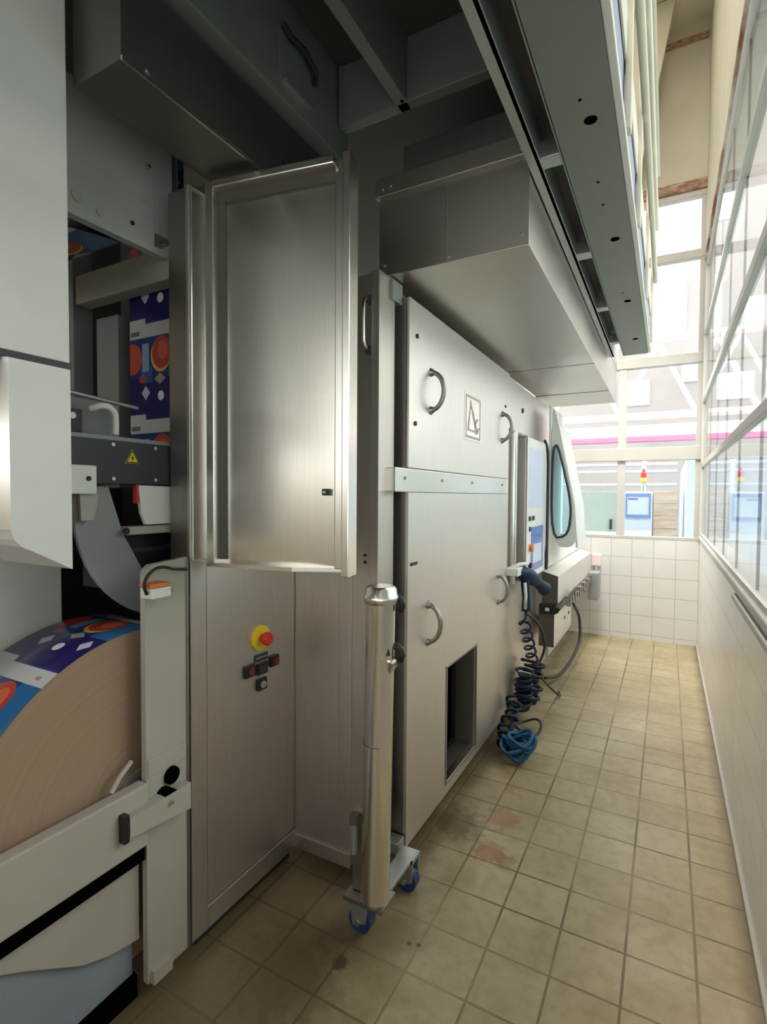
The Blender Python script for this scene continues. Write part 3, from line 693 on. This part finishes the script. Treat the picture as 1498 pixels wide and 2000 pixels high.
# gap strip between post and front panel
MB().box(-.985, -.978, 1.775, 1.80, 1.10, 2.25).box(-.95, -.945, 1.79, 1.80, .2, 2.25).build('edge_strip', 'stainless_dark', fm)
B(-.99, -.90, 1.72, 1.80, 2.20, 2.275, .003).build('top_bracket', 'galvanised', fm)
def bow(y, z, h=.078, px_=.058):
    pts = [(X0+.008+px_*math.cos(a), y, z+h*math.sin(a)) for a in [math.radians(90-i*9) for i in range(21)]]
    h_ = MB().tube(pts, .010, 12).build('bow_handle', 'stainless_dark', fm, smooth=True)
    for s_ in (1, -1): MB().loft([(Vector((X0+.006, y, z+s_*h)), .019), (Vector((X0+.022, y, z+s_*h*.97)), .012)], 16).build('handle_foot', 'stainless_dark', h_, smooth='auto')
bow(2.01, 1.91); bow(3.07, 1.885); bow(2.0, .945); bow(3.03, .93)
# raised pictogram plate
pg = B(X0+.008, X0+.011, 2.42, 2.665, 1.755, 1.985, .001).build('pictogram_plate', 'stainless_bright', fm)
fr_o = [(2.43, 1.765), (2.655, 1.765), (2.655, 1.975), (2.43, 1.975)]; fr_i = [(2.442, 1.777), (2.643, 1.777), (2.643, 1.963), (2.442, 1.963)]
pm = MB().ring(yz(fr_o, X0+.011), yz(fr_i, X0+.011), (.0012, 0, 0))
pm.ring(yz([(2.46, 1.80), (2.60, 1.80), (2.50, 1.955)], X0+.011), yz([(2.478, 1.81), (2.578, 1.81), (2.503, 1.930)], X0+.011), (.0015, 0, 0))
pm.prism(yz([(2.53, 1.90), (2.54, 1.905), (2.615, 1.80), (2.605, 1.795)], X0+.011), (.002, 0, 0)).prism(yz([(2.56, 1.84), (2.61, 1.875), (2.615, 1.868), (2.565, 1.832)], X0+.011), (.002, 0, 0)).prism(yz([(2.58, 1.80), (2.63, 1.83), (2.633, 1.822), (2.585, 1.792)], X0+.011), (.002, 0, 0))
pm.build('pictogram', 'stainless_dark', pg)
for y, z in ((1.87, 2.10), (1.86, 1.76), (3.14, 2.02)): MB().cyl((X0+.008, y, z), (X0+.013, y, z), .009, seg=14).build('lock', 'black', fm)
B(X0+.008, X0+.012, 1.83, 1.885, 1.205, 1.217).build('lock_bar', 'black', fm)
MB().prism(yz([(1.90, .315), (2.0, .265), (2.0, .262), (1.90, .309)], X0+.0082), (.0006, 0, 0)).build('scratch', 'screw', lp)
# control section
B(-.985, X0-.002, 3.225, 4.54, .10, 2.22, .004).build('control_section', 'stainless_face', fm)
MB().cyl((X0+.022, 3.31, .92), (X0+.022, 3.31, 1.885), .020, seg=20).build('support_tube', 'stainless_bright', fm, smooth='auto')
B(X0-.002, X0+.012, 3.235, 4.02, 1.885, 1.90).build('hood_gap', 'stainless_dark', fm)
MB().cyl((X0-.002, 3.6, 2.06), (X0+.005, 3.6, 2.06), .017, seg=16).build('black_lock', 'black', fm)
pc = B(X0-.002, -.805, 3.42, 4.02, .92, 1.87, .012).build('control_box', 'stainless_dark', fm)
B(-.806, -.800, 3.425, 4.0, .925, 1.865, .004).build('control_front', 'white', pc)
B(-.8005, -.799, 3.47, 3.93, 1.40, 1.80).build('front_reflection', 'hall_blue', pc)  # pale blue patch painted as the bluish reflection on the glossy front
B(-.8005, -.797, 3.55, 3.92, .97, 1.27, .004).build('touch_screen', 'screen_blue', pc)
B(-.7975, -.7955, 3.60, 3.86, 1.02, 1.15).build('screen_page', 'hall_blue', pc)
for y in (3.50, 3.60): B(-.8005, -.793, y-.025, y+.025, 1.315, 1.345, .002).build('switch', 'black', pc)
B(-.8005, -.795, 3.485, 3.535, 1.245, 1.275, .002).build('switch', 'black', pc)
MB().cyl((-.80, 3.51, 1.135), (-.775, 3.51, 1.135), .024, seg=18).build('start_button', 'orange', pc, smooth='auto')
MB().cyl((-.80, 3.50, 1.02), (-.780, 3.50, 1.02), .018, seg=18).build('selector', 'black', pc, smooth='auto')
gk = [(-.792, 4.02, .93), (-.79, 4.03, 1.0), (-.79, 4.03, 1.70), (-.792, 4.02, 1.80), (-.795, 3.99, 1.86), (-.798, 3.94, 1.885)]
MB().tube(gk, .010, 10).build('edge_gasket', 'anthracite', pc, smooth=True)
# hood with window
def hood_poly(s=0.0):
    return [(-.775+s, 1.10+s), (-.575-s*1.2, 1.10+s), (-.60-s*1.3, 1.42), (-.72-s*1.2, 2.0-s), (-.755, 2.13-s), (-.775+s, 2.14-s)]
ho = rounded([(x, 4.06, z) for x, z in hood_poly()])
hi = [(-.765, 4.06, 1.16), (-.640, 4.06, 1.19), (-.622, 4.06, 1.42), (-.705, 4.06, 1.78), (-.735, 4.06, 1.87), (-.765, 4.06, 1.83)]
hi = rounded(hi)
hd = MB().ring(ho, hi, (0, .012, 0)).build('hood_panel', 'white', fm)
MB().prism([(x, 4.066, z) for x, _, z in hi], (0, .004, 0)).build('hood_window', 'glass_tinted', hd)
MB().tube([(x, 4.056, z) for x, _, z in hi], .009, 8, closed=True).build('window_gasket', 'anthracite', hd, smooth=True)
MB().prism([(-.60, 4.07, 1.42), (-.72, 4.07, 2.0), (-.735, 4.07, 2.0), (-.615, 4.07, 1.42)], (0, .45, 0)).build('hood_side', 'white', hd)
MB().prism([(-.575, 4.07, 1.10), (-.60, 4.07, 1.42), (-.615, 4.07, 1.42), (-.59, 4.07, 1.10)], (0, .45, 0)).build('hood_skirt', 'white', hd)
B(-.79, -.778, 4.045, 4.52, .95, 2.15, .003).build('hood_rim', 'white', fm)
B(-.98, -.825, 4.10, 5.9, .55, 1.06, .03).build('outfeed_block', 'white', fm)
B(-.98, -.86, 4.54, 5.7, .12, .55, .01).build('outfeed_leg_panel', 'conveyor_side', fm)
# foot frame
MB().box(-1.0, -.875, 1.74, 1.80, .11, .15, .003).build('foot_frame', 'galvanised', fm)
for y in (2.9, 4.3): MB().cyl((-.97, y, 0), (-.97, y, .14), .03).build('foot', 'anthracite', fm)

# ------------------------------------------------------------------ filter cylinder on casters
fc = thing('filter_cylinder', 'upright stainless cylinder on blue casters in front of the machine', 'filter housing', (-.815, 1.46, 0))
MB().cyl((-.815, 1.46, .165), (-.80, 1.46, 1.15), .047, seg=40).build('tube', 'stainless_bright', fc, smooth='auto')
MB().cyl((-.8105, 1.4595, .68), (-.8102, 1.4595, .684), .0485, seg=40).build('weld_seam', 'stainless_dark', fc, smooth='auto')
MB().loft([(Vector((-.80, 1.46, 1.135)), .052), (Vector((-.80, 1.46, 1.142)), .057), (Vector((-.80, 1.46, 1.158)), .057), (Vector((-.80, 1.46, 1.165)), .052), (Vector((-.80, 1.46, 1.182)), .050), (Vector((-.80, 1.46, 1.19)), .042)], 40).build('cap', 'stainless_bright', fc, smooth='auto')
MB().loft([(Vector((-.815, 1.46, .165)), .046), (Vector((-.815, 1.46, .145)), .034)], 32).build('bottom_cone', 'stainless_bright', fc, smooth='auto')
for z, dz in ((1.13, .0), (.97, .0)):
    kb = MB().tube([(-.772, 1.48, z+.015), (-.756, 1.485, z+.026), (-.742, 1.49, z+.016), (-.738, 1.49, z-.005), (-.746, 1.49, z-.022)], .011, 10).build('elbow_fitting', 'black', fc, smooth=True)
MB().loft([(Vector((-.775, 1.45, .90)), .004), (Vector((-.752, 1.452, .955)), .022)], 14).build('spout', 'stainless_bright', fc, smooth='auto')
def cylpt(a, z, r=.0485): return Vector((-.8075 + r*math.cos(a), 1.46 + r*math.sin(a), z))
ta = math.radians(-25)
MB().prism([cylpt(ta, 1.015), cylpt(ta-.5, .965), cylpt(ta+.5, .965)], (.003, -.002, 0)).build('warning_label', 'yellow', fc)
MB().prism([cylpt(ta, .998, .052), cylpt(ta-.15, .975, .052), cylpt(ta+.15, .975, .052)], (.0012, -.001, 0)).build('label_mark', 'black', fc)
MB().box(-.91, -.87, 1.47, 1.495, .15, .42, .004).build('back_rail', 'stainless_dark', fc)
MB().cyl((-.885, 1.44, .30), (-.885, 1.44, .40), .012, seg=14).build('small_tube', 'galvanised', fc, smooth='auto')
MB().cyl((-.885, 1.44, .40), (-.885, 1.44, .43), .016, seg=14).build('tube_clip', 'brown_box', fc, smooth='auto')
B(-.925, -.775, 1.435, 1.53, .13, .148, .003).build('base_plate', 'stainless_dark', fc)
def caster(parent, x, y, big=1.0):
    fk = MB().prism([(x-.035, y-.03, .135), (x+.035, y-.03, .135), (x+.03, y-.03, .05), (x-.02, y-.03, .03)], (0, .008, 0)).prism([(x-.035, y+.025, .135), (x+.035, y+.025, .135), (x+.03, y+.025, .05), (x-.02, y+.025, .03)], (0, .008, 0)).box(x-.035, x+.035, y-.03, y+.033, .12, .137).build('caster', 'galvanised', parent)
    MB().cyl((x, y-.018, .042), (x, y+.02, .042), .042, seg=28).build('wheel', 'caster_blue', fk, smooth='auto')
    MB().cyl((x, y-.036, .045), (x, y+.04, .045), .009, seg=12).build('axle', 'screw', fk)
caster(fc, -.885, 1.495)
caster(fc, -.83, 1.735)
MB().box(-.86, -.80, 1.50, 1.76, .125, .14, .003).build('base_arm', 'galvanised', fc)

# ------------------------------------------------------------------ spray gun and hoses
sg = thing('spray_gun', 'dark blue spray gun hanging on its holder below the control panel', 'spray gun', (-.81, 3.35, .93))
MB().loft([(Vector((-.83, 3.30, 1.00)), .030), (Vector((-.80, 3.36, .985)), .045), (Vector((-.775, 3.44, .95)), .050), (Vector((-.76, 3.52, .92)), .040)], 20).build('gun_body', 'gun_blue', sg, smooth='auto')
MB().loft([(Vector((-.76, 3.50, .925)), .030), (Vector((-.735, 3.62, .865)), .040), (Vector((-.728, 3.66, .845)), .048)], 20).build('nozzle', 'gun_blue', sg, smooth='auto')
MB().loft([(Vector((-.795, 3.37, .96)), .030), (Vector((-.79, 3.40, .82)), .026), (Vector((-.79, 3.40, .74)), .030)], 16).build('grip', 'gun_blue', sg, smooth='auto')
MB().tube([(-.785, 3.33, .93), (-.775, 3.32, .85), (-.785, 3.35, .76)], .010, 10).build('trigger', 'pale_grey', sg, smooth=True)
B(-.878, -.80, 3.22, 3.36, .98, 1.03, .008).build('holder', 'white', sg)
MB().tube([(-.87, 3.24, 1.02), (-.81, 3.30, 1.05), (-.79, 3.42, 1.04)], .012, 10).build('holder_hook', 'white', sg, smooth=True)

def helix(a, b, r, turns, n=14, wob=0.0):
    a, b = Vector(a), Vector(b); ax = (b-a).normalized(); u = ax.orthogonal().normalized(); v = ax.cross(u); out = []
    N_ = int(turns*n)
    for i in range(N_+1):
        t = i/N_; w = 2*math.pi*turns*t
        rr = r*(1+wob*math.sin(7*t*math.pi+1))
        out.append(a.lerp(b, t) + (u*math.cos(w)+v*math.sin(w))*rr + Vector((wob*.03*math.sin(11*t), wob*.03*math.cos(9*t), 0)))
    return out
sh = thing('spiral_hose', 'dark coiled hose dangling from the spray gun grip', 'hose', (-.78, 3.5, .1))
MB().tube([(-.79, 3.40, .75), (-.79, 3.39, .69)] + helix((-.795, 3.38, .665), (-.775, 3.55, .36), .034, 5), .008, 8).build('loose_coil', 'hose_navy', sh, smooth=True)
MB().tube(helix((-.775, 3.56, .36), (-.80, 3.50, .10), .062, 9, 14, .25), .011, 8).build('tight_coil', 'hose_navy', sh, smooth=True)
MB().tube(helix((-.80, 3.42, .34), (-.81, 3.42, .08), .045, 8, 14, .25), .010, 8).build('second_coil', 'hose_navy', sh, smooth=True)
MB().tube(smooth_path([(-.79, 3.40, .72), (-.745, 3.48, .66), (-.715, 3.56, .56), (-.71, 3.60, .46), (-.73, 3.60, .38), (-.755, 3.56, .33)]), .009, 8).build('air_line', 'hose_black', sh, smooth=True)
th = MB().tube(smooth_path([(-.76, 3.56, .30), (-.70, 3.75, .14), (-.66, 3.92, .03), (-.69, 4.05, .012)]), .008, 8)
th.build('trailing_line', 'hose_black', sh, smooth=True)
ring = [(-.74+.085*math.cos(a), 3.25+.10*math.sin(a), .05+.02*math.sin(2*a)) for a in (2*math.pi*i/28 for i in range(28))]
MB().tube(ring, .008, 8, closed=True).build('floor_loop', 'hose_black', sh, smooth=True)
fh = thing('floor_hose', 'bright blue hose bundled on the floor against the machine', 'hose', (-.72, 2.98, 0))
for i in range(7):
    cxx, cyy = -.71+random.uniform(-.03, .03), 2.93+random.uniform(-.05, .05); r1, r2 = random.uniform(.05, .09), random.uniform(.07, .11); tl = random.uniform(-.04, .04); ph = random.random()*3
    MB().tube([(cxx+r1*math.cos(a), cyy+r2*math.sin(a), .022+i*.013+max(0, .05+tl)*abs(math.sin(a+ph))*.8) for a in (2*math.pi*j/26 for j in range(26))], .011, 8, closed=True).build('hose_ring', 'hose_blue', fh, smooth=True)
MB().tube([(-.80, 2.94, .05), (-.775, 3.02, .12), (-.79, 3.12, .18), (-.80, 3.2, .16), (-.805, 3.32, .12)], .014, 8).build('hose_end', 'hose_navy', fh, smooth=True)
MB().tube(helix((-.81, 2.92, .03), (-.80, 3.18, .24), .035, 7, 14, .3), .010, 8).build('side_coil', 'hose_navy', fh, smooth=True)

# ------------------------------------------------------------------ outfeed conveyor
oc = thing('outfeed_conveyor', 'brown-ended outfeed conveyor boxes with black bracket beyond the control panel', 'conveyor', (-.75, 4.9, .4))
ub = MB().prism([(-.81, 4.0, .68), (-.70, 4.0, .68), (-.70, 4.0, .885), (-.81, 4.0, .915)], (0, 1.9, 0)).build('upper_box', 'conveyor_side', oc)
MB().prism([(-.812, 3.995, .678), (-.699, 3.995, .678), (-.699, 3.995, .887), (-.812, 3.995, .917)], (0, .006, 0)).build('end_cap', 'brown_box', ub)
lb = B(-.82, -.715, 3.95, 4.75, .37, .62, .004).build('lower_box', 'conveyor_side', oc)
B(-.822, -.713, 3.945, 3.951, .368, .622).build('end_cap', 'brown_box', lb)
for y in (4.4, 4.6): MB().cyl((-.715, y, .50), (-.71, y, .50), .014, seg=12).build('bolt', 'anthracite', lb)
MB().box(-.82, -.70, 3.93, 4.0, .615, .68, .004).prism([(-.71, 3.95, .62), (-.69, 3.95, .66), (-.66, 4.55, .72), (-.67, 4.55, .69)], (.02, 0, 0)).build('black_bracket', 'black', oc)
B(-.775, -.745, 3.925, 3.93, .635, .66, .003).build('lamp_glint', 'white', oc)
for i in range(12):
    y = 4.35+i*.13
    MB().box(-.70, -.66, y, y+.05, .60+.02*(i % 2), .66+.02*((i+1) % 2), .004).build('chain_link', 'stainless_dark', oc)
B(-.70, -.685, 4.2, 5.85, .63, .665, .003).build('guide_rail', 'stainless_bright', oc)
B(-.70, -.60, 5.7, 5.9, .42, .70, .01).build('drive_head', 'mid_grey', oc)
MB().tube(smooth_path([(-.70, 4.75, .55), (-.67, 4.9, .40), (-.66, 4.85, .2), (-.70, 4.6, .07), (-.74, 4.3, .05), (-.80, 4.1, .08)]), .013, 8).build('cable', 'hose_black', oc, smooth=True)
ws = thing('wall_socket', 'small grey and pink socket on the far tiled wall above the conveyor', 'socket', (-.65, 5.98, .8))
B(-.70, -.61, 5.96, 6.0, .74, .86, .006).build('box', 'hall_pink', ws)
MB().tube([(-.655, 5.97, .74), (-.65, 5.94, .65), (-.66, 5.92, .55)], .008, 8).build('cord', 'mid_grey', ws, smooth=True)
